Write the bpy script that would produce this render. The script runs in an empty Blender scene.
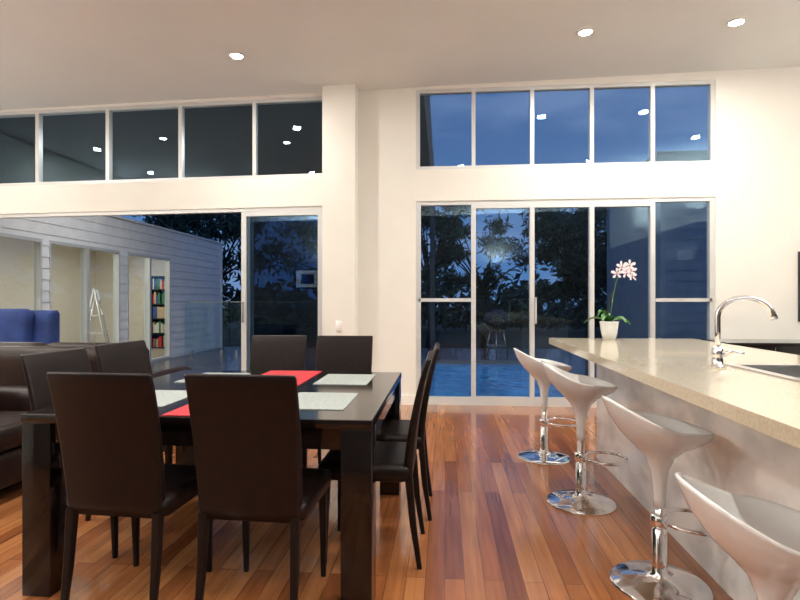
import bpy, bmesh, math, random
from mathutils import Vector, Matrix
random.seed(7)
scene=bpy.context.scene
scene.view_settings.view_transform='Standard'
scene.view_settings.look='None'
scene.view_settings.exposure=0.28

# ---------------------------------------------------------------- materials
def pmat(name,col,rough=0.5,metal=0.0,coat=0.0,emis=None,es=0.0,spec=0.5):
    m=bpy.data.materials.new(name); m.use_nodes=True
    b=m.node_tree.nodes['Principled BSDF']
    b.inputs['Base Color'].default_value=(*col,1)
    b.inputs['Roughness'].default_value=rough
    b.inputs['Metallic'].default_value=metal
    b.inputs['Coat Weight'].default_value=coat
    b.inputs['Coat Roughness'].default_value=0.06
    b.inputs['Specular IOR Level'].default_value=spec
    if emis:
        b.inputs['Emission Color'].default_value=(*emis,1)
        b.inputs['Emission Strength'].default_value=es
    return m
def nodes(m): return m.node_tree.nodes,m.node_tree.links,m.node_tree.nodes['Principled BSDF']
def noisy(m,c1,c2,scale=8,stretch=(1,1,1),bump=0.0,detail=4,lo=0.35,hi=0.65):
    n,l,b=nodes(m)
    tc=n.new('ShaderNodeTexCoord'); mp=n.new('ShaderNodeMapping'); mp.inputs['Scale'].default_value=stretch
    nz=n.new('ShaderNodeTexNoise'); nz.inputs['Scale'].default_value=scale; nz.inputs['Detail'].default_value=detail
    cr=n.new('ShaderNodeValToRGB'); cr.color_ramp.elements[0].position=lo; cr.color_ramp.elements[1].position=hi
    cr.color_ramp.elements[0].color=(*c1,1); cr.color_ramp.elements[1].color=(*c2,1)
    l.new(tc.outputs['Object'],mp.inputs['Vector']); l.new(mp.outputs[0],nz.inputs['Vector'])
    l.new(nz.outputs['Fac'],cr.inputs['Fac']); l.new(cr.outputs['Color'],b.inputs['Base Color'])
    if bump:
        bp=n.new('ShaderNodeBump'); bp.inputs['Strength'].default_value=bump; bp.inputs['Distance'].default_value=0.02
        l.new(nz.outputs['Fac'],bp.inputs['Height']); l.new(bp.outputs[0],b.inputs['Normal'])
    return m
def planks(name,tones,width,length,rough,coat,gap=0.012):
    m=pmat(name,(.4,.2,.1),rough,coat=coat)
    n,l,b=nodes(m)
    tc=n.new('ShaderNodeTexCoord'); mp=n.new('ShaderNodeMapping'); mp.inputs['Rotation'].default_value=(0,0,math.pi/2)
    br=n.new('ShaderNodeTexBrick'); br.inputs['Scale'].default_value=1.0
    br.inputs['Brick Width'].default_value=length; br.inputs['Row Height'].default_value=width
    br.inputs['Mortar Size'].default_value=gap*width; br.inputs['Mortar Smooth'].default_value=0.0
    br.inputs['Color1'].default_value=(0,0,0,1); br.inputs['Color2'].default_value=(1,1,1,1); br.inputs['Mortar'].default_value=(.5,.5,.5,1)
    br.offset=0.37; br.offset_frequency=2
    cr=n.new('ShaderNodeValToRGB'); e=cr.color_ramp.elements
    e[0].color=(*tones[0],1); e[1].color=(*tones[-1],1)
    for i,t in enumerate(tones[1:-1]):
        x=e.new((i+1)/(len(tones)-1)); x.color=(*t,1)
    mp2=n.new('ShaderNodeMapping'); mp2.inputs['Scale'].default_value=(14,0.7,1)
    nz=n.new('ShaderNodeTexNoise'); nz.inputs['Scale'].default_value=3.0; nz.inputs['Detail'].default_value=6
    r2=n.new('ShaderNodeValToRGB'); r2.color_ramp.elements[0].position=.3; r2.color_ramp.elements[1].position=.75
    r2.color_ramp.elements[0].color=(.70,.66,.62,1); r2.color_ramp.elements[1].color=(1.1,1.08,1.06,1)
    mx=n.new('ShaderNodeMix'); mx.data_type='RGBA'; mx.blend_type='MULTIPLY'; mx.inputs[0].default_value=1
    mg=n.new('ShaderNodeMix'); mg.data_type='RGBA'; mg.inputs[7].default_value=(tones[0][0]*.35,tones[0][1]*.35,tones[0][2]*.35,1)
    l.new(tc.outputs['Object'],mp.inputs[0]); l.new(mp.outputs[0],br.inputs['Vector']); l.new(br.outputs['Color'],cr.inputs[0])
    l.new(tc.outputs['Object'],mp2.inputs[0]); l.new(mp2.outputs[0],nz.inputs['Vector']); l.new(nz.outputs['Fac'],r2.inputs[0])
    l.new(cr.outputs[0],mx.inputs[6]); l.new(r2.outputs[0],mx.inputs[7])
    l.new(mx.outputs[2],mg.inputs[6]); l.new(br.outputs['Fac'],mg.inputs[0]); l.new(mg.outputs[2],b.inputs['Base Color'])
    return m
def glassmat(name,ior=1.5,tint=(.92,.96,.98)):
    m=bpy.data.materials.new(name); m.use_nodes=True
    n=m.node_tree.nodes; l=m.node_tree.links; n.clear()
    o=n.new('ShaderNodeOutputMaterial'); mx=n.new('ShaderNodeMixShader'); f=n.new('ShaderNodeFresnel')
    ge=n.new('ShaderNodeNewGeometry'); mr=n.new('ShaderNodeMapRange')
    mr.inputs['To Min'].default_value=ior; mr.inputs['To Max'].default_value=1/ior
    l.new(ge.outputs['Backfacing'],mr.inputs['Value']); l.new(mr.outputs[0],f.inputs[0])
    t=n.new('ShaderNodeBsdfTransparent'); t.inputs[0].default_value=(*tint,1)
    g=n.new('ShaderNodeBsdfGlossy'); g.inputs['Roughness'].default_value=0.0; g.inputs['Color'].default_value=(.62,.86,1,1)
    l.new(f.outputs[0],mx.inputs[0]); l.new(t.outputs[0],mx.inputs[1]); l.new(g.outputs[0],mx.inputs[2]); l.new(mx.outputs[0],o.inputs[0])
    return m

M={}
M['wall']=noisy(pmat('wall_paint',(.80,.76,.66),.75),(.77,.75,.69),(.79,.77,.71),3)
M['backwall']=pmat('darkened_rear_wall',(.08,.08,.08),.8)  # dimness behind the camera put into the paint, keeps glass reflections dark
M['ceil']=noisy(pmat('ceiling_paint',(.80,.79,.75),.85),(.76,.79,.78),(.78,.81,.80),2)
M['trim']=pmat('trim_paint',(.84,.82,.76),.5)
M['floor']=planks('hardwood_floor',[(.22,.068,.022),(.34,.118,.040),(.40,.150,.052),(.50,.215,.080),(.28,.090,.030)],.085,1.7,.20,.4)
M['deck']=planks('deck_boards',[(.05,.04,.04),(.08,.06,.055),(.10,.075,.065)],.09,2.6,.25,.3,.06)
M['alu']=pmat('window_aluminium',(.62,.63,.62),.4,.25)
M['glass']=glassmat('window_glass',1.55,(.90,.94,.96))
M['tglass']=glassmat('tinted_door_glass',1.6,(.66,.72,.78))
M['pglass']=glassmat('pool_fence_glass',1.4,(.90,.96,.97))
M['leather']=noisy(pmat('brown_leather',(.012,.006,.005),.42,spec=.2),(.0065,.003,.0025),(.010,.0048,.0036),25,bump=.06)
M['sofa']=noisy(pmat('sofa_leather',(.02,.008,.006),.45,spec=.25),(.010,.004,.0035),(.018,.007,.005),9,bump=.1)
M['legs']=pmat('dark_timber_legs',(.007,.0035,.003),.4,spec=.25)
M['table']=noisy(pmat('espresso_table',(.008,.005,.004),.12,coat=.25,spec=.35),(.004,.003,.0025),(.008,.005,.0045),4,(12,1,1))
M['red']=noisy(pmat('red_cloth',(.55,.025,.03),.8),(.40,.012,.020),(.50,.02,.03),60)
M['mat']=noisy(pmat('placemat_weave',(.36,.40,.38),.45),(.26,.30,.29),(.38,.42,.40),70)
M['white']=pmat('white_gloss_plastic',(.74,.74,.74),.15,coat=.5)
M['chrome']=pmat('chrome',(.82,.82,.84),.07,1.0)
M['steel']=pmat('brushed_steel',(.62,.62,.62),.25,1.0)
M['stone']=noisy(pmat('cream_stone',(.66,.55,.38),.16,coat=.3),(.50,.43,.31),(.60,.53,.40),90,detail=6)
M['marble']=noisy(pmat('marble_panel',(.6,.6,.58),.14,coat=.5),(.66,.67,.67),(.84,.83,.81),3.5,(1,1,1.8),bump=.08,detail=10,lo=.40,hi=.58)
M['blackcab']=pmat('black_gloss_cabinet',(.012,.012,.014),.15,coat=.3)
M['siding']=noisy(pmat('weatherboard_paint',(.8,.8,.8),.6),(.76,.77,.77),(.82,.83,.83),5)
M['siding2']=noisy(pmat('blue_grey_weatherboard',(.20,.25,.33),.6),(.20,.27,.37),(.24,.31,.41),5)
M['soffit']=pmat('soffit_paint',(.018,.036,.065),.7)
M['water']=pmat('glowing_pool_water',(.01,.10,.22),.05,emis=(.015,.16,.42),es=.35)  # water surface glows in place of underwater pool lights
M['tile']=pmat('pool_coping',(.16,.18,.2),.5)
M['blue']=noisy(pmat('blue_fabric',(.015,.05,.22),.8),(.005,.02,.10),(.012,.04,.18),5,bump=.25)
M['leaf']=noisy(pmat('tree_foliage',(.02,.045,.03),.7),(.010,.025,.018),(.03,.06,.035),1.5)
M['bark']=noisy(pmat('tree_bark',(.05,.04,.035),.8),(.012,.011,.010),(.03,.028,.025),8,bump=.4)
M['grass']=noisy(pmat('lawn',(.015,.03,.018),.9),(.01,.02,.012),(.02,.04,.022),2)
M['orleaf']=pmat('orchid_leaf',(.05,.17,.035),.35)
M['petal']=pmat('orchid_petal',(.88,.80,.82),.5)
M['petal2']=pmat('orchid_lip',(.70,.28,.42),.5)
M['soil']=noisy(pmat('potting_bark',(.06,.03,.015),.9),(.03,.018,.01),(.1,.05,.03),60)
M['bulb']=pmat('downlight_lamp',(1,1,1),.5,emis=(1,.97,.90),es=90)
M['roomwall']=pmat('wing_wall_paint',(.80,.77,.70),.8)
M['carpet']=pmat('wing_carpet',(.35,.28,.2),.9)
M['black']=pmat('black_enamel',(.015,.015,.017),.25)
M['plate']=pmat('switch_plastic',(.85,.84,.8),.4)
M['art']=noisy(pmat('artwork_canvas',(.3,.1,.04),.7),(.35,.09,.03),(.10,.04,.03),4)

# ---------------------------------------------------------------- mesh builder
class B:
    def __init__(s,name): s.name=name; s.bm=bmesh.new(); s.mats=[]
    def mi(s,m):
        m=M[m]
        if m not in s.mats: s.mats.append(m)
        return s.mats.index(m)
    def face(s,vs,m,smooth=False):
        try: f=s.bm.faces.new(vs)
        except ValueError: return
        f.material_index=s.mi(m); f.smooth=smooth
    def qbox(s,x0,x1,y0,y1,a,b,m):
        P=[(x0,y0,a[0]),(x1,y0,b[0]),(x1,y1,b[0]),(x0,y1,a[0]),(x0,y0,a[1]),(x1,y0,b[1]),(x1,y1,b[1]),(x0,y1,a[1])]
        v=[s.bm.verts.new(p) for p in P]
        for q in ((3,2,1,0),(4,5,6,7),(0,1,5,4),(1,2,6,5),(2,3,7,6),(3,0,4,7)): s.face([v[i] for i in q],m)
    def box(s,x0,x1,y0,y1,z0,z1,m,bev=0):
        if bev:
            s.loft([rr((x0+x1)/2,(y0+y1)/2,z,(x1-x0)-2*i,(y1-y0)-2*i,max(bev-i,.001)) for z,i in
              ((z0,bev),(z0+bev*.3,bev*.3),(z0+bev,0),(z1-bev,0),(z1-bev*.3,bev*.3),(z1,bev))],m,True)
        else: s.qbox(x0,x1,y0,y1,(z0,z1),(z0,z1),m)
    def loft(s,rings,m,smooth=True,cap=True):
        R=[[s.bm.verts.new(p) for p in r] for r in rings]
        n=len(R[0])
        for i in range(len(R)-1):
            for j in range(n):
                s.face([R[i][j],R[i][(j+1)%n],R[i+1][(j+1)%n],R[i+1][j]],m,smooth)
        if cap:
            s.face(R[0][::-1],m); s.face(R[-1],m)
    def lathe(s,prof,m,c=(0,0,0),n=32,smooth=True):
        s.loft([[(c[0]+max(r,.0005)*math.cos(2*math.pi*j/n),c[1]+max(r,.0005)*math.sin(2*math.pi*j/n),c[2]+z) for j in range(n)] for r,z in prof],m,smooth)
    def tube(s,pts,r,m,n=10,closed=False):
        pts=[Vector(p) for p in pts]; rings=[]
        up=None
        for i,p in enumerate(pts):
            if closed: t=(pts[(i+1)%len(pts)]-pts[i-1]).normalized()
            else: t=(pts[min(i+1,len(pts)-1)]-pts[max(i-1,0)]).normalized()
            if up is None:
                up=Vector((0,0,1)) if abs(t.z)<.9 else Vector((1,0,0))
            a=(up-t*up.dot(t)).normalized(); up=a; b=t.cross(a)
            rad=r[i] if isinstance(r,(list,tuple)) else r
            rings.append([p+a*rad*math.cos(2*math.pi*j/n)+b*rad*math.sin(2*math.pi*j/n) for j in range(n)])
        if closed: rings.append(rings[0]); s.loft(rings,m,True,False)
        else: s.loft(rings,m,True,True)
    def done(s,loc=(0,0,0),rot=0.0,data=None):
        bmesh.ops.recalc_face_normals(s.bm,faces=s.bm.faces)
        me=bpy.data.meshes.new(s.name); s.bm.to_mesh(me); s.bm.free()
        for m in s.mats: me.materials.append(m)
        o=bpy.data.objects.new(s.name,me); o.location=loc; o.rotation_euler=(0,0,rot)
        scene.collection.objects.link(o); return o
def rr(cx,cy,z,w,d,r,k=4):
    r=min(r,w/2-.0005,d/2-.0005); pts=[]
    for qx,qy,a0 in ((1,1,0),(-1,1,90),(-1,-1,180),(1,-1,270)):
        for i in range(k+1):
            a=math.radians(a0+90*i/k)
            pts.append((cx+qx*(w/2-r)+r*math.cos(a),cy+qy*(d/2-r)+r*math.sin(a),z))
    return pts
# fix ordering: quadrant signs already encoded in angle
def rr(cx,cy,z,w,d,r,k=4):
    r=min(r,w/2-.0005,d/2-.0005); pts=[]
    for qx,qy,a0 in ((1,1,0),(-1,1,90),(-1,-1,180),(1,-1,270)):
        for i in range(k+1):
            a=math.radians(a0+90*i/k)
            pts.append((cx+qx*(w/2-r)+r*math.cos(a),cy+qy*(d/2-r)+r*math.sin(a),z))
    return pts
def copy(o,loc,rot):
    c=o.copy(); c.location=loc; c.rotation_euler=(0,0,rot); scene.collection.objects.link(c); return c

# ---------------------------------------------------------------- room shell
WY=6.17; WO=6.33
XL,XR,YB=-6.2,4.7,-3.2
def cz(x): return 3.705+.021*x
b=B('floor'); b.box(XL,XR,YB,WO,-.12,0,'floor'); b.done()
b=B('ceiling'); b.qbox(XL-.15,XR+.15,YB-.15,WO+.1,(cz(XL-.15),cz(XL-.15)+.2),(cz(XR+.15),cz(XR+.15)+.2),'ceil'); b.done()
b=B('wall_left'); b.box(XL-.15,XL,YB,WO,-.1,3.56,'wall'); b.done()
b=B('wall_right'); b.box(XR,XR+.15,YB,WO,-.1,3.79,'wall'); b.done()
b=B('wall_rear'); b.qbox(XL,XR,YB-.15,YB,(-.1,cz(XL)),(-.1,cz(XR)),'backwall'); b.done()
def zf(z): 
    return lambda x: z*(1+.0042*(x+1.40))
hD,hT0,hT1=zf(2.335),zf(2.685),zf(3.635)
x0,x1=XL,-1.40
b=B('wall_back_lintel'); b.qbox(x0,x1,WY,WO,(hD(x0),hT0(x0)),(hD(x1),hT0(x1)),'wall'); b.done()
b=B('wall_back_header'); b.qbox(x0,x1,WY,WO,(hT1(x0),cz(x0)),(hT1(x1),cz(x1)),'wall'); b.done()
b=B('wall_back'); b.qbox(-1.40,-.337,WY,WO,(-.1,cz(-1.40)),(-.1,cz(-.337)),'wall'); b.done()
b=B('wall_back_pillar'); b.qbox(-1.40,-1.02,WY-.2,WY,(0,cz(-1.40)),(0,cz(-1.02)),'wall'); b.done()
b=B('wall_back_lintel'); b.box(-.337,3.0,WY,WO,2.37,2.737,'wall'); b.done()
b=B('wall_back_header'); b.qbox(-.337,3.0,WY,WO,(3.672,cz(-.337)),(3.672,cz(3.0)),'wall'); b.done()
b=B('wall_back_right'); b.qbox(3.0,XR,WY,WO,(-.1,cz(3.0)),(-.1,cz(XR)),'wall'); b.done()
b=B('baseboard_back'); b.box(-1.015,-.345,WY-.018,WY-.001,0,.11,'trim'); b.box(-1.40,-1.0,WY-.219,WY-.201,0,.11,'trim'); b.box(3.01,XR,WY-.018,WY-.001,0,.11,'trim'); b.done()
b=B('light_switch'); b.box(-1.24,-1.17,WY-.212,WY-.2,.86,.98,'plate',.004); b.box(-1.22,-1.19,WY-.217,WY-.212,.90,.94,'plate'); b.done()

b=B('window_1')
def bar(x0,x1,z0,z1,y0=WY+.015,y1=WY+.085,m='alu'): b.box(x0,x1,y0,y1,z0,z1,m)
a,c=-.337,3.0; w=(c-a)/5
bar(a,c,2.737,2.777); bar(a,c,3.632,3.672); 
for i in range(6): bar(a+i*w-(.0 if i==0 else .022 if i<5 else .045),a+i*w+(.045 if i==0 else .022 if i<5 else 0),2.777,3.632)
for i in range(5): bar(a+i*w+.01,a+(i+1)*w-.01,2.75,3.66,WY+.046,WY+.048,'glass')
b.done()
b=B('window_2')
bar(a,c,2.325,2.37); bar(a,c,0.0,.05)
for i in range(6): bar(a+i*w-(.0 if i==0 else .026 if i<5 else .055),a+i*w+(.055 if i==0 else .026 if i<5 else 0),.05,2.325)
for i in (0,4):
    bar(a+i*w+.03,a+(i+1)*w-.03,1.2,1.24); bar(a+i*w+.026,a+(i+1)*w-.026,.05,.09)
for i in (1,2,3):
    bar(a+i*w+.026,a+(i+1)*w-.026,.05,.10); bar(a+i*w+.026,a+(i+1)*w-.026,2.28,2.325)
bar(a+2*w+.03,a+2*w+.045,.95,1.25,WY-.02,WY+.015)
for i in range(5): bar(a+i*w+.01,a+(i+1)*w-.01,.03,2.34,WY+.046,WY+.048,'glass')
b.done()
b=B('window_3')
xs=[XL,-5.98,-5.056,-4.135,-3.205,-2.28,-1.40]
def qb(x0,x1,f0,d0,f1,d1,y0=WY+.015,y1=WY+.085,m='alu'):
    b.qbox(x0,x1,y0,y1,(f0(x0)+d0,f1(x0)+d1),(f0(x1)+d0,f1(x1)+d1),m)
qb(XL,-1.4,hT0,0,hT0,.04); qb(XL,-1.4,hT1,-.04,hT1,0)
for x in xs[1:]:
    r=.0 if x==-1.40 else .022
    qb(x-.022-(.022 if r==0 else 0),x+r,hT0,.04,hT1,-.04)
for i in range(6): qb(xs[i]+.01,xs[i+1]-.01,hT0,.02,hT1,-.02,WY+.046,WY+.048,'glass')
b.done()
b=B('door_1')
qb(XL,-1.4,hD,-.045,hD,0)
qb(-1.44,-1.40,zf(0),0,hD,-.045)
zz=zf(0)
def panel(x0,x1,y0,y1):
    qb(x0,x0+.06,zz,.03,hD,-.045,y0,y1); qb(x1-.06,x1,zz,.03,hD,-.045,y0,y1)
    qb(x0+.06,x1-.06,zz,.03,zz,.11,y0,y1); qb(x0+.06,x1-.06,hD,-.10,hD,-.045,y0,y1)
    ym=(y0+y1)/2; qb(x0+.05,x1-.05,zz,.1,hD,-.09,ym-.001,ym+.001,'tglass')
panel(-2.44,-1.445,WY+.018,WY+.05)
panel(-2.41,-1.445,WY+.055,WY+.087)
panel(-2.38,-1.445,WY+.092,WY+.124)
b.box(XL,-1.4,WY+.0,WY+.13,0.001,.02,'alu')
b.box(-2.42,-2.405,WY-.02,WY+.018,.95,1.2,'steel')
b.done()

# ---------------------------------------------------------------- downlights & added fill lamps
def area(name,loc,power,size,col=(1,.945,.86),rot=(0,0,0),spread=180):
    L=bpy.data.lights.new(name,'AREA'); L.shape='DISK'; L.size=size; L.energy=power; L.color=col; L.spread=math.radians(spread)
    o=bpy.data.objects.new(name,L); o.location=loc; o.rotation_euler=rot; scene.collection.objects.link(o)
    return o
spots=[(-2.07,5.13),(1.31,5.09),(2.65,5.08),(-5.4,4.6),(-5.4,3.1),(-5.3,2.2),(-2.5,2.6),(.3,2.6),(2.6,2.6),(-5.0,.2),(-2.5,.2),(.3,.2),(2.6,.2),(3.9,3.8)]
for x,y in spots:
    z=cz(x)
    b=B('recessed_downlight')
    b.lathe([(.0,-.002),(.058,-.002)],'bulb',n=24)
    b.lathe([(.059,-.002),(.063,-.012),(.075,-.010),(.079,-.0),(.063,.0)],'trim',n=24)
    o=b.done((x,y,z-.004))
    l=area('downlight_beam',(0,0,-.03),28,.10); l.parent=o
def fill_uplight(x,y,z,dx,dy,power):  # unseen uplights added on the walls to brighten the ceiling
    b=B('added_uplight'); b.lathe([(.02,-.12),(.07,-.1),(.11,-.03),(.12,0),(.11,0),(.06,-.08),(.0,-.1)],'trim',n=24)
    b.box(min(0,dx),max(0,dx) if dx else .03,min(0,dy),max(0,dy) if dy else .03,-.1,-.07,'trim')
    o=b.done((x,y,z)); l=area('ceiling_fill_light',(0,0,.01),power,.2,(1,.98,.96),(math.pi,0,0)); l.parent=o
fill_uplight(XL+.2,1.5,2.3,-.2,0,100); fill_uplight(XR-.2,2.2,2.9,.2,0,100); fill_uplight(XR-.2,-.4,2.9,.2,0,100); fill_uplight(-3.4,YB+.2,2.3,0,-.2,110); fill_uplight(1.5,YB+.2,2.3,0,-.2,120)
b=B('reflection_blocker_cabinet')  # unseen cabinet added to block the bright right wall from window reflections
b.box(4.1,4.68,-3.0,3.4,.08,2.5,'blackcab'); b.box(4.14,4.68,-2.98,3.38,0,.08,'black')
for i in range(1,8): b.box(4.094,4.1,-3.0+i*.8-.003,-3.0+i*.8+.003,.1,2.48,'steel')
b.done()

b=B('framed_picture'); b.box(-4.5,-3.7,YB,YB+.03,1.55,2.15,'black'); b.box(-4.45,-3.75,YB+.03,YB+.033,1.6,2.1,'plate'); b.box(-4.3,-3.9,YB+.033,YB+.035,1.7,2.0,'blue'); b.done()
b=B('framed_picture'); b.box(3.86,4.5,WY-.03,WY-.001,.98,1.75,'black'); b.box(3.88,4.48,WY-.034,WY-.03,1.0,1.73,'art'); b.done()

# ---------------------------------------------------------------- dining table
b=B('dining_table')
TX0,TX1,TY0,TY1=-1.74,-.28,2.04,3.42
b.box(TX0,TX1,TY0,TY1,.715,.752,'table',.004)
for x in (TX0,TX1-.13):
    for y in (TY0,TY1-.13): b.box(x+.003,x+.127,y+.003,y+.127,0,.715,'table',.004)
b.box(TX0+.13,TX1-.13,TY0+.02,TY0+.045,.63,.715,'table'); b.box(TX0+.13,TX1-.13,TY1-.045,TY1-.02,.63,.715,'table')
b.box(TX0+.02,TX0+.045,TY0+.13,TY1-.13,.63,.715,'table'); b.box(TX1-.045,TX1-.02,TY0+.13,TY1-.13,.63,.715,'table')
b.done()
b=B('table_runner'); b.box(-1.14,-.80,TY0+.01,TY1-.01,.7525,.756,'red'); 
b.done()
for i,(x,y) in enumerate(((-.58,2.42),(-.58,3.08),(-1.38,2.42),(-1.38,3.08))):
    b=B('placemat'); b.loft([rr(0,0,z,.30,.40,.01) for z in (.7525,.7555)],'mat',False); b.done((x,y,0))

# ---------------------------------------------------------------- dining chair (faces +Y)
b=B('dining_chair')
b.loft([rr(0,.0,z,w,w,.035) for z,w in ((.395,.40),(.40,.415),(.43,.43),(.455,.43),(.468,.41),(.472,.36))],'leather')
rings=[]
for i in range(12):
    t=i/11; z=.40+.55*t
    y=-.195-.035*t-.065*t*t
    wd=.395+.022*math.sin(t*math.pi*.6)
    th=.042-.016*t
    if i==11: z-=.004
    ring=[]
    for p in rr(0,0,0,wd,th,th*.45,4):
        ring.append((p[0],p[1]+y-.02*(1-(p[0]/.2)**2),z+.008*(1-(p[0]/.2)**2)*t))
    rings.append(ring)
last=[( p[0]*.985,(p[1]+(-.303-p[1])*.4),p[2]+.008) for p in rings[-1]]
rings.append(last)
b.loft(rings,'leather')
for sx in (-1,1):
    b.loft([rr(sx*.178,.175+.01*k,z,w,w,.006,2) for z,w,k in ((0,.022,1),(.40,.036,0))],'legs',False)
    b.loft([rr(sx*(.178+.004*k),-.205-.05*k,z,w,w,.006,2) for z,w,k in ((0,.022,1),(.2,.03,.4),(.42,.036,0))],'legs',False)
ch=b.done((-1.245,2.13,0),math.radians(-3))
copy(ch,(-.72,2.13,0),math.radians(-2))
copy(ch,(-1.24,3.60,0),math.radians(180))
copy(ch,(-.74,3.60,0),math.radians(180))
copy(ch,(-1.73,2.58,0),math.radians(-94))
copy(ch,(-1.73,3.12,0),math.radians(-98))
copy(ch,(-.37,2.59,0),math.radians(90))
copy(ch,(-.34,3.12,0),math.radians(91))

# ---------------------------------------------------------------- bar stool (back towards -X)
def stool(x,y,drop,rot=0):
    b=B('bar_stool')
    N=40
    prof=[(.024,.38,0),(.025,.42,0),(.028,.48,0),(.037,.54,0),(.060,.595,0),(.100,.635,.05),(.150,.667,.25),(.188,.702,.6),(.205,.735,.95),(.206,.742,1),(.200,.745,1),(.190,.735,.95),(.170,.70,.6),(.135,.677,.25),(.08,.662,.05),(.001,.657,0)]
    rings=[]
    for r,z,k in prof:
        ring=[]
        for j in range(N):
            a=2*math.pi*j/N; c=math.cos(a)
            back=max(0,-c)**1.5; front=max(0,c)**1.5
            rise=.105*back-.035*front
            rad=r*(1+.14*k*back)
            ring.append((rad*c,rad*math.sin(a)*1.02,z+k*rise-drop))
        rings.append(ring)
    b.loft(rings,'white')
    b.lathe([(.20,0),(.20,.008),(.19,.014),(.12,.024),(.06,.036),(.034,.055),(.030,.09),(.030,.24),(.022,.245),(.022,.42-drop)],'chrome',n=40)
    b.lathe([(.03,.25),(.036,.255),(.036,.30),(.03,.305)],'chrome',n=24)
    cx=.14
    b.tube([(cx+.125*math.cos(a),.125*math.sin(a),.275) for a in [2*math.pi*i/32 for i in range(32)]],.009,'chrome',closed=True)
    b.tube([(.02,.03,.60-drop),(.05,.12,.585-drop),(.06,.19,.575-drop)],.005,'chrome',8)
    return b.done((x,y,0),rot)
stool(.765,4.18,.0,.05); stool(.815,3.27,.0,-.1); stool(.915,2.355,.045,.05); stool(.87,1.49,.115,-.08)

# ---------------------------------------------------------------- kitchen island
b=B('kitchen_island')
CX0,CX1,CY0,CY1=.82,1.92,-.6,4.28
sx0,sx1,sy0,sy1=1.30,1.76,1.66,2.56
zt0,zt1=.875,.92
b.box(CX0,sx0,CY0,CY1,zt0,zt1,'stone'); b.box(sx1,CX1,CY0,CY1,zt0,zt1,'stone')
b.box(sx0,sx1,CY0,sy0,zt0,zt1,'stone'); b.box(sx0,sx1,sy1,CY1,zt0,zt1,'stone')
b.box(1.17,1.20,CY0+.1,CY1-.06,0,zt0,'marble'); b.box(1.20,1.86,CY1-.09,CY1-.06,0,zt0,'marble')
b.box(1.83,1.86,CY0+.1,CY1-.09,.1,zt0,'blackcab'); b.box(1.20,1.86,CY0+.1,CY0+.13,0,zt0,'marble')
b.done()
b=B('kitchen_sink')
def bowl(x0,x1,y0,y1):
    b.loft([rr((x0+x1)/2,(y0+y1)/2,z,(x1-x0)-i,(y1-y0)-i,.05,5) for z,i in ((.919,0.0),(.918,.0),(.78,.03),(.76,.06),(.758,.12))],'steel',True,False)
    b.face([b.bm.verts.new(p) for p in rr((x0+x1)/2,(y0+y1)/2,.758,(x1-x0)-.12,(y1-y0)-.12,.05,5)],'steel')
ym=(sy0+sy1)/2
for x0,x1,y0,y1 in ((sx0-.015,sx1+.015,sy0-.015,sy0+.03),(sx0-.015,sx1+.015,sy1-.03,sy1+.015),(sx0-.015,sx0+.03,sy0+.03,sy1-.03),(sx1-.03,sx1+.015,sy0+.03,sy1-.03),(sx0+.03,sx1-.03,ym-.02,ym+.02)):
    b.box(x0,x1,y0,y1,.9205,.926,'steel')
bowl(sx0+.01,sx1-.01,sy0+.01,ym-.01); bowl(sx0+.01,sx1-.01,ym+.01,sy1-.01)
b.done()
b=B('kitchen_faucet')
b.lathe([(.03,0),(.03,.01),(.024,.014),(.022,.05),(.024,.06),(.022,.085),(.013,.095)],'chrome',n=24)
pts=[(0,0,.08),(0,0,.16),(.0,0,.22)]
for i in range(13):
    a=math.pi-math.pi*.86*i/12
    pts.append((.105+.105*math.cos(a),0,.225+.085*math.sin(a)))
e=pts[-1]; pts+= [(e[0]+.012,0,e[2]-.03),(e[0]+.016,0,e[2]-.045)]
b.tube(pts,[.012]*(len(pts)-2)+[.015,.015],'chrome',14)
b.tube([(.02,-.01,.06),(.05,-.02,.075),(.095,-.03,.07)],[.012,.009,.006],'chrome',10)
b.done((1.20,2.45,.92),math.radians(-12))

# orchid
b=B('potted_orchid')
b.lathe([(.045,0),(.058,.05),(.068,.125),(.071,.14),(.063,.14),(.060,.12)],'white',n=28)
b.lathe([(.0,.118),(.061,.12)],'soil',n=20)
def leaf(ang,L,wd,rise):
    n=8; rows=[]
    for i in range(n+1):
        t=i/n; r=L*t; z=.12+rise*math.sin(t*2.2)-.05*t*t
        w2=wd*math.sin(math.pi*(.1+.88*t))**.7
        c,s=math.cos(ang),math.sin(ang)
        rows.append([b.bm.verts.new((r*c-k*w2*s,r*s+k*w2*c,z+(.012 if k else 0))) for k in (-1,0,1)])
    for i in range(n):
        for k in (0,1): b.face([rows[i][k],rows[i][k+1],rows[i+1][k+1],rows[i+1][k]],'orleaf',True)
for a,L,rs in ((.2,.17,.05),(1.6,.13,.09),(2.9,.18,.06),(4.1,.14,.08),(5.3,.15,.07),(3.5,.10,.12)): leaf(a,L,.028,rs)
sp=[(0,0,.11),(.015,0,.22),(.03,.0,.34),(.055,0,.45),(.09,0,.53),(.13,0,.555),(.17,0,.54),(.20,0,.50)]
b.tube(sp,[.004]*5+[.003]*3,'orleaf',7)
b.tube([(-.01,.01,.11),(-.005,.01,.25),(.02,.0,.36)],.0025,'soil',6)
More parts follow.
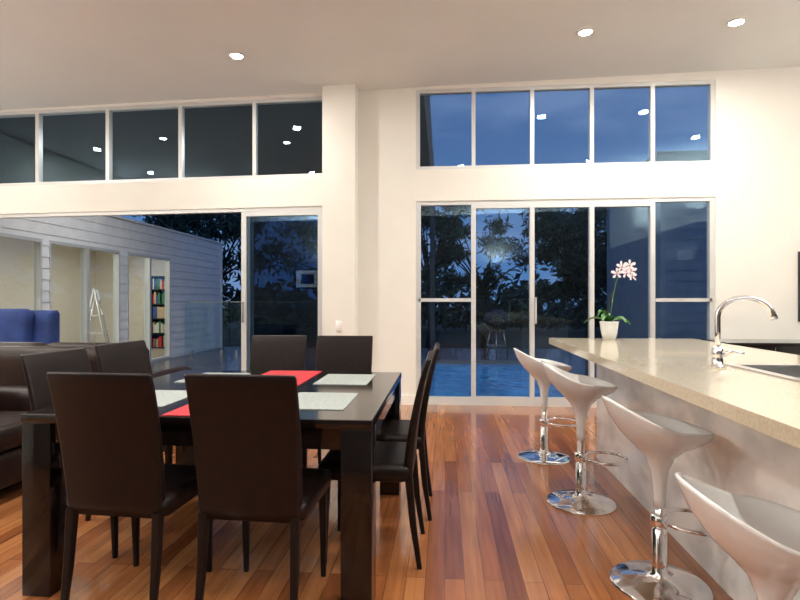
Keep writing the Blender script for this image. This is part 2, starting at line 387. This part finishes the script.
def flower(c,s,tilt,az):
    Mx=Matrix.Translation(c)@Matrix.Rotation(az,4,'Z')@Matrix.Rotation(tilt,4,'X')
    for k in range(5):
        a=2*math.pi*k/5+math.pi/2; wd=.52 if k%5 in (1,4) else .36
        cen=b.bm.verts.new(Mx@Vector((0,0,.002)))
        ring=[]
        for i in range(9):
            q=-1+2*i/8
            ln=s*(1-abs(q)**2.4*.55); th=a+q*wd
            ring.append(b.bm.verts.new(Mx@Vector((ln*math.cos(th),ln*math.sin(th),.004*(k%2)+.006*(1-abs(q))))))
        for i in range(8): b.face([cen,ring[i],ring[i+1]],'petal',True)
    b.loft([[Mx@Vector((r*math.cos(t),r*math.sin(t)-s*.15,z)) for t in [2*math.pi*j/8 for j in range(8)]] for r,z in ((s*.15,.004),(s*.13,.02),(s*.05,.03))],'petal2')
for (x,y,z),az in (((.05,-.02,.50),-.3),((.08,-.03,.55),.1),((.11,-.02,.53),.3),((.15,-.03,.52),-.1),((.11,-.04,.50),.2),((.16,-.02,.48),.4),((.135,-.045,.56),-.2)):
    flower(Vector((x,y,z)),.042,math.radians(80),az)
b.done((1.235,4.12,.92))

b=B('sideboard'); b.box(2.85,4.65,5.62,6.14,.05,.76,'blackcab'); b.box(2.83,4.67,5.60,6.14,.76,.79,'blackcab',.004)
for i in range(1,4): b.box(2.85+i*.45,2.856+i*.45,5.612,5.62,.08,.74,'steel')
b.box(2.9,4.6,5.68,6.1,0,.05,'black'); b.done()

# ---------------------------------------------------------------- sofas
def sofa(name,loc,rot,W,mat,D=.9,H=.84,seats=2):
    b=B(name)
    b.box(-W/2,W/2,-D/2,D/2,.08,.30,mat,.04)
    b.box(-W/2,-W/2+.2,-D/2,D/2,.28,.60,mat,.07); b.box(W/2-.2,W/2,-D/2,D/2,.28,.60,mat,.07)
    b.loft([rr(0,-D/2+.13-.03*t,.28+(H-.28)*t,W-.06,.24-.05*t-(.1 if t==1 else 0),.07) for t in (0,.4,.8,.95,1)],mat)
    cw=(W-.42)/seats
    for i in range(seats):
        cx=-W/2+.21+cw*(i+.5)
        b.box(cx-cw/2+.004,cx+cw/2-.004,-D/2+.24,D/2+.01,.30,.46,mat,.05)
        b.loft([rr(cx,-D/2+.32-.06*t,.45+(H-.43)*t,cw-.02-(.1 if t==1 else 0),.20-(.12 if t==1 else 0),.08) for t in (0,.3,.8,.95,1)],mat)
    for sx in (-1,1):
        for sy in (-1,1): b.box(sx*(W/2-.08)-.03,sx*(W/2-.08)+.03,sy*(D/2-.08)-.03,sy*(D/2-.08)+.03,0,.09,'legs')
    return b.done(loc,rot)
sofa('leather_sofa',(-3.35,4.40,0),0,2.0,'sofa')
sofa('leather_armchair',(-3.10,3.15,0),math.radians(-90),1.0,'sofa',.95,.90,1)
sofa('blue_armchair',(-4.97,5.45,0),math.radians(180),1.05,'blue',.85,1.10,1)

# ---------------------------------------------------------------- outside
b=B('deck'); Z=-.05
b.box(-5.97,-.45,WO+.01,14,Z-.1,Z,'deck'); b.box(-.45,2.1,11.3,14,Z-.1,Z,'deck'); b.box(2.1,9,WO+.01,14,Z-.1,Z,'deck'); b.box(-.45,2.1,WO+.01,6.5,Z-.1,Z,'deck'); b.done()
b=B('swimming_pool')
for q in ((-.449,-.30,6.501,11.299),(1.95,2.099,6.501,11.299),(-.30,1.95,6.501,6.62),(-.30,1.95,11.15,11.299)): b.box(*q,Z-.6,Z-.001,'tile')
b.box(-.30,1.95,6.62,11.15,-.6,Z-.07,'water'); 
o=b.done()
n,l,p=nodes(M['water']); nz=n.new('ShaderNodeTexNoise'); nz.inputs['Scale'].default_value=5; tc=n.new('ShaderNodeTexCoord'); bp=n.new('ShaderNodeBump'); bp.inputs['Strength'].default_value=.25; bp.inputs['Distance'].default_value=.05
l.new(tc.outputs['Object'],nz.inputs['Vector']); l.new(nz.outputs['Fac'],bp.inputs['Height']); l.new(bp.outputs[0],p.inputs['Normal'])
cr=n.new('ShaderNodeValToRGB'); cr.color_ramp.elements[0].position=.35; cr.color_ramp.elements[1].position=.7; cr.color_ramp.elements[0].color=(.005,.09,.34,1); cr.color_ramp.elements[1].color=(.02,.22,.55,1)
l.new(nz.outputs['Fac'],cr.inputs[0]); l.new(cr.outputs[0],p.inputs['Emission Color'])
b=B('lawn'); b.box(-70,70,14.05,90,-1.0,-.4,'grass'); b.done()

def siding(b,axis,fix,u0,u1,z0,z1,m,sgn=1,h=.17):
    k=math.floor(z0/h+1e-6)
    z=k*h
    while z<z1-1e-4:
        a=max(z,z0); c=min(z+h,z1)
        oa=.014*(1-(a-z)/h)+.004; oc=.014*(1-(c-z)/h)+.004
        if axis=='y': P=[(fix+sgn*oa,u0,a),(fix+sgn*oa,u1,a),(fix+sgn*oc,u1,c),(fix+sgn*oc,u0,c)]; Q=[(fix,u0,a),(fix,u1,a)]
        else: P=[(u0,fix-oa,a),(u1,fix-oa,a),(u1,fix-oc,c),(u0,fix-oc,c)]; Q=[(u0,fix,a),(u1,fix,a)]
        v=[b.bm.verts.new(p) for p in P]; q=[b.bm.verts.new(p) for p in Q]
        b.face(v,m); b.face([q[0],q[1],v[1],v[0]],m)
        z+=h
b=B('house_wing')
F=-6.0
for u0,u1,z0,z1 in ((6.34,6.6,Z,2.13),(7.42,7.57,Z,2.13),(9.32,9.56,Z,2.13),(11.12,13.8,Z,2.13),(6.34,13.8,2.13,2.72)):
    siding(b,'y',F,u0,u1,z0,z1,'siding'); b.box(F-.1,F-.002,u0,u1,z0,z1,'roomwall')
b.box(-9.6,-9.5,6.34,13.8,Z,2.72,'roomwall'); b.box(-9.5,F-.1,13.7,13.8,Z,2.72,'roomwall'); b.box(-9.5,F-.1,6.36,6.46,Z,2.72,'roomwall')
b.box(-9.6,F+.0,13.8,13.82,Z,2.72,'siding')
b.box(-9.5,F-.1,6.46,13.7,Z-.05,Z,'carpet'); b.box(-9.5,F-.1,6.46,13.7,2.6,2.68,'roomwall')
b.box(-9.7,F+.05,6.34,13.88,2.72,2.76,'siding')
b.box(F+.005,F+.03,13.74,13.82,Z,2.72,'siding')
def wframe(y0,y1,nn):
    w=(y1-y0)/nn
    b.box(F-.09,F+.02,y0,y1,2.08,2.13,'alu'); b.box(F-.09,F+.02,y0,y1,Z,Z+.05,'alu')
    for i in range(nn+1):
        y=y0+i*w; b.box(F-.09,F+.02,max(y0,y-.03),min(y1,y+.03),Z+.05,2.08,'alu')
    b.box(F-.045,F-.042,y0+.02,y1-.02,Z+.05,2.08,'glass')
wframe(6.6,7.42,1); wframe(7.57,9.32,2); wframe(9.56,11.12,2)
b.done()
M['bulb2']=pmat('lamp_shade',(1,1,1),.5,emis=(1,.9,.7),es=4)
b=B('pendant_lamp'); b.lathe([(.0,0),(.15,0),(.18,.06),(.1,.14),(.02,.16)],'bulb2',n=20); o=b.done((-7.6,8.6,2.43))
l=area('pendant_bulb',(0,0,-.02),55,.3,(1,.92,.78)); l.parent=o
o2=copy(o,(-7.6,12,2.43),0); l=area('pendant_bulb',(0,0,-.02),24,.3,(1,.92,.78)); l.parent=o2
b=B('ladder_shelf')
for sy in (-.25,.25):
    b.tube([(-.28,sy,0),(0,sy,1.5)],.018,'white',6); b.tube([(.28,sy,0),(0,sy,1.5)],.018,'white',6)
for z in (.25,.6,.95,1.25):
    w=.28*(1-z/1.5)+.04; b.box(-w,w,-.25,.25,z,z+.02,'white')
b.done((-7.0,10.1,Z),.5)
bookc=[pmat('book_%d'%i,c,.6) for i,c in enumerate(((.5,.03,.03),(.6,.45,.3),(.05,.1,.3),(.7,.7,.65),(.05,.2,.1)))]
for i,m in enumerate(bookc): M['bk%d'%i]=m
b=B('bookshelf')
b.box(-.6,-.57,0,.3,0,1.9,'black'); b.box(.57,.6,0,.3,0,1.9,'black'); b.box(-.57,.57,.28,.3,0,1.9,'black')
for z in (0,.38,.76,1.14,1.52,1.87):
    b.box(-.57,.57,0,.28,z,z+.03,'black')
    if z<1.8:
        x=-.56
        while x<.5:
            t=random.uniform(.03,.07); h=random.uniform(.2,.32)
            if random.random()<.85: b.box(x,x+t-.003,.04,.24,z+.03,z+.03+h,'bk%d'%random.choice((0,1,2,3,4)))
            x+=t
b.done((-7.1,13.3,Z))

b=B('house_wing_right')
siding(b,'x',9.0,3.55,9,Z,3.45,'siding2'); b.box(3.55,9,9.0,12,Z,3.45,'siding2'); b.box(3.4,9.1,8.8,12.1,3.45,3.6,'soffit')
b.box(3.5,3.58,8.965,9.0,Z,3.45,'siding2')
b.done()
b=B('verandah_roof')
def slab(x0,x1,y0,y1,za,zb,t,m):
    P=[(x0,y0,za),(x1,y0,za),(x1,y1,zb),(x0,y1,zb)]
    v=[b.bm.verts.new(p) for p in P]+[b.bm.verts.new((p[0],p[1],p[2]+t)) for p in P]
    for q in ((3,2,1,0),(4,5,6,7),(0,1,5,4),(1,2,6,5),(2,3,7,6),(3,0,4,7)): b.face([v[i] for i in q],m)
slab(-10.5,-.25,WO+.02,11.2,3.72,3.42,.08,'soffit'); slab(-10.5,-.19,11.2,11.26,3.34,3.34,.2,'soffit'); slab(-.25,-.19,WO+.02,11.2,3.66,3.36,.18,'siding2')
b.done()
b=B('verandah_post'); b.box(-.31,-.21,11.08,11.18,Z,3.42,'soffit'); b.done()
for x,y in ((-4.2,7.6),(-2.4,7.9)):
    b=B('verandah_downlight'); b.lathe([(0,-.002),(.04,-.002)],'bulb',n=16); b.lathe([(.041,-.002),(.055,-.01),(.06,0)],'trim',n=16); o=b.done((x,y,3.72-.3*(y-6.35)/4.85-.006)); l=area('verandah_beam',(0,0,-.03),30,.1,(1,.98,.95)); l.parent=o
b=B('glass_pool_fence')
x=-5.9
while x<-.6:
    b.box(x,x+1.02,11.6,11.612,Z+.08,1.17,'pglass')
    for q in (.15,.87): b.box(x+q-.025,x+q+.025,11.585,11.627,Z,Z+.14,'steel')
    b.box(x,x+1.02,11.597,11.615,1.17,1.185,'steel')
    x+=1.07
b.done()
b=B('kettle_barbecue')
b.lathe([(.05,.58),(.2,.62),(.29,.75),(.3,.82),(.29,.84),(.24,.96),(.12,1.04),(.0,1.06)],'black',n=28)
for a in (.4,2.5,4.6): b.tube([(.15*math.cos(a),.15*math.sin(a),.66),(.28*math.cos(a),.28*math.sin(a),.006)],.015,'steel',8)
b.tube([(-.05,0,1.05),(-.05,0,1.09),(.05,0,1.09),(.05,0,1.05)],.01,'legs',6)
b.tube([(.22*math.cos(t),.22*math.sin(t),.25) for t in [2*math.pi*i/20 for i in range(20)]],.008,'steel',6,True)
b.done((1.15,12.0,Z))

def tree(x,y,h,blobs,spread,leafn,base=-.4,ls=.16,trunk=.13):
    b=B('tree')
    top=Vector((0,0,h*.55)); 
    b.tube([(0,0,0),(.1,.05,h*.2),(.0,.1,h*.4),top],[trunk,trunk*.8,trunk*.6,trunk*.45],'bark',8)
    for i in range(blobs):
        a=random.uniform(0,2*math.pi); r=spread*math.sqrt(random.random())
        c=Vector((r*math.cos(a),r*math.sin(a)*.7,h*random.uniform(.42,1.0)))
        b.tube([tuple(top*.8),tuple((top*.8+c)/2+Vector((0,0,.1))),tuple(c)],[trunk*.35,trunk*.2,.01],'bark',5)
        R=random.uniform(.28,.55)*spread*.55
        for k in range(leafn):
            d=Vector((random.gauss(0,1),random.gauss(0,1),random.gauss(0,.7)))*R*.55
            p=c+d; u=Vector((random.gauss(0,1),random.gauss(0,1),random.gauss(0,1))).normalized(); v=u.orthogonal().normalized()
            L=ls*random.uniform(.6,1.3)
            b.face([b.bm.verts.new(p+u*L),b.bm.verts.new(p+v*L*.3),b.bm.verts.new(p-u*L),b.bm.verts.new(p-v*L*.3)],'leaf')
    return b.done((x,y,base))
tree(-8.4,19,5.4,18,2.6,170)
tree(-4.6,22,5.6,18,2.4,150)
tree(-.5,16,4.9,20,1.5,190,ls=.13)
tree(1.3,18,4.2,16,1.6,170,ls=.13)
tree(3.9,15,4.2,30,1.5,260,ls=.13)
tree(5.4,17,4.9,24,1.8,220)
tree(-12,24,7.5,18,3,150)
b=B('hedge_row')
for i in range(240):
    x=random.uniform(-26,26); y=random.uniform(26,29); zc=random.uniform(-.3,1.8)
    for k in range(40):
        p=Vector((x,y,zc))+Vector((random.gauss(0,.6),random.gauss(0,.5),random.gauss(0,.45))); u=Vector((random.gauss(0,1),random.gauss(0,1),random.gauss(0,1))).normalized(); v=u.orthogonal().normalized(); L=.3
        if p.z<-.1: continue
        b.face([b.bm.verts.new(p+u*L),b.bm.verts.new(p+v*L*.5),b.bm.verts.new(p-u*L),b.bm.verts.new(p-v*L*.5)],'leaf')
b.done()

# ---------------------------------------------------------------- world
w=bpy.data.worlds.new('dusk'); scene.world=w; w.use_nodes=True
n=w.node_tree.nodes; l=w.node_tree.links; bg=n['Background']
tc=n.new('ShaderNodeTexCoord'); sp=n.new('ShaderNodeSeparateXYZ'); g=n.new('ShaderNodeValToRGB')
g.color_ramp.elements[0].position=0.0; g.color_ramp.elements[0].color=(.12,.28,.60,1); g.color_ramp.elements[1].position=.6; g.color_ramp.elements[1].color=(.02,.065,.26,1)
mp=n.new('ShaderNodeMapping'); mp.inputs['Scale'].default_value=(1.5,1.5,5); nz=n.new('ShaderNodeTexNoise'); nz.inputs['Scale'].default_value=2.6; nz.inputs['Detail'].default_value=7
cr=n.new('ShaderNodeValToRGB'); cr.color_ramp.elements[0].position=.42; cr.color_ramp.elements[1].position=.60; cr.color_ramp.elements[0].color=(0,0,0,1); cr.color_ramp.elements[1].color=(.85,.85,.85,1)
mx=n.new('ShaderNodeMix'); mx.data_type='RGBA'; mx.inputs[7].default_value=(.20,.31,.58,1)
l.new(tc.outputs['Generated'],sp.inputs[0]); l.new(sp.outputs['Z'],g.inputs[0]); l.new(tc.outputs['Generated'],mp.inputs[0]); l.new(mp.outputs[0],nz.inputs['Vector']); l.new(nz.outputs['Fac'],cr.inputs[0])
l.new(g.outputs[0],mx.inputs[6]); l.new(cr.outputs[0],mx.inputs[0]); l.new(mx.outputs[2],bg.inputs[0]); bg.inputs[1].default_value=.75

# ---------------------------------------------------------------- camera
cd=bpy.data.cameras.new('camera'); cam=bpy.data.objects.new('camera',cd); scene.collection.objects.link(cam)
cam.location=(0,0,1.22); cam.rotation_euler=(math.radians(90),0,math.radians(4.85)); cd.sensor_width=36; cd.lens=23.85; cd.clip_start=.05; cd.clip_end=300
scene.camera=cam
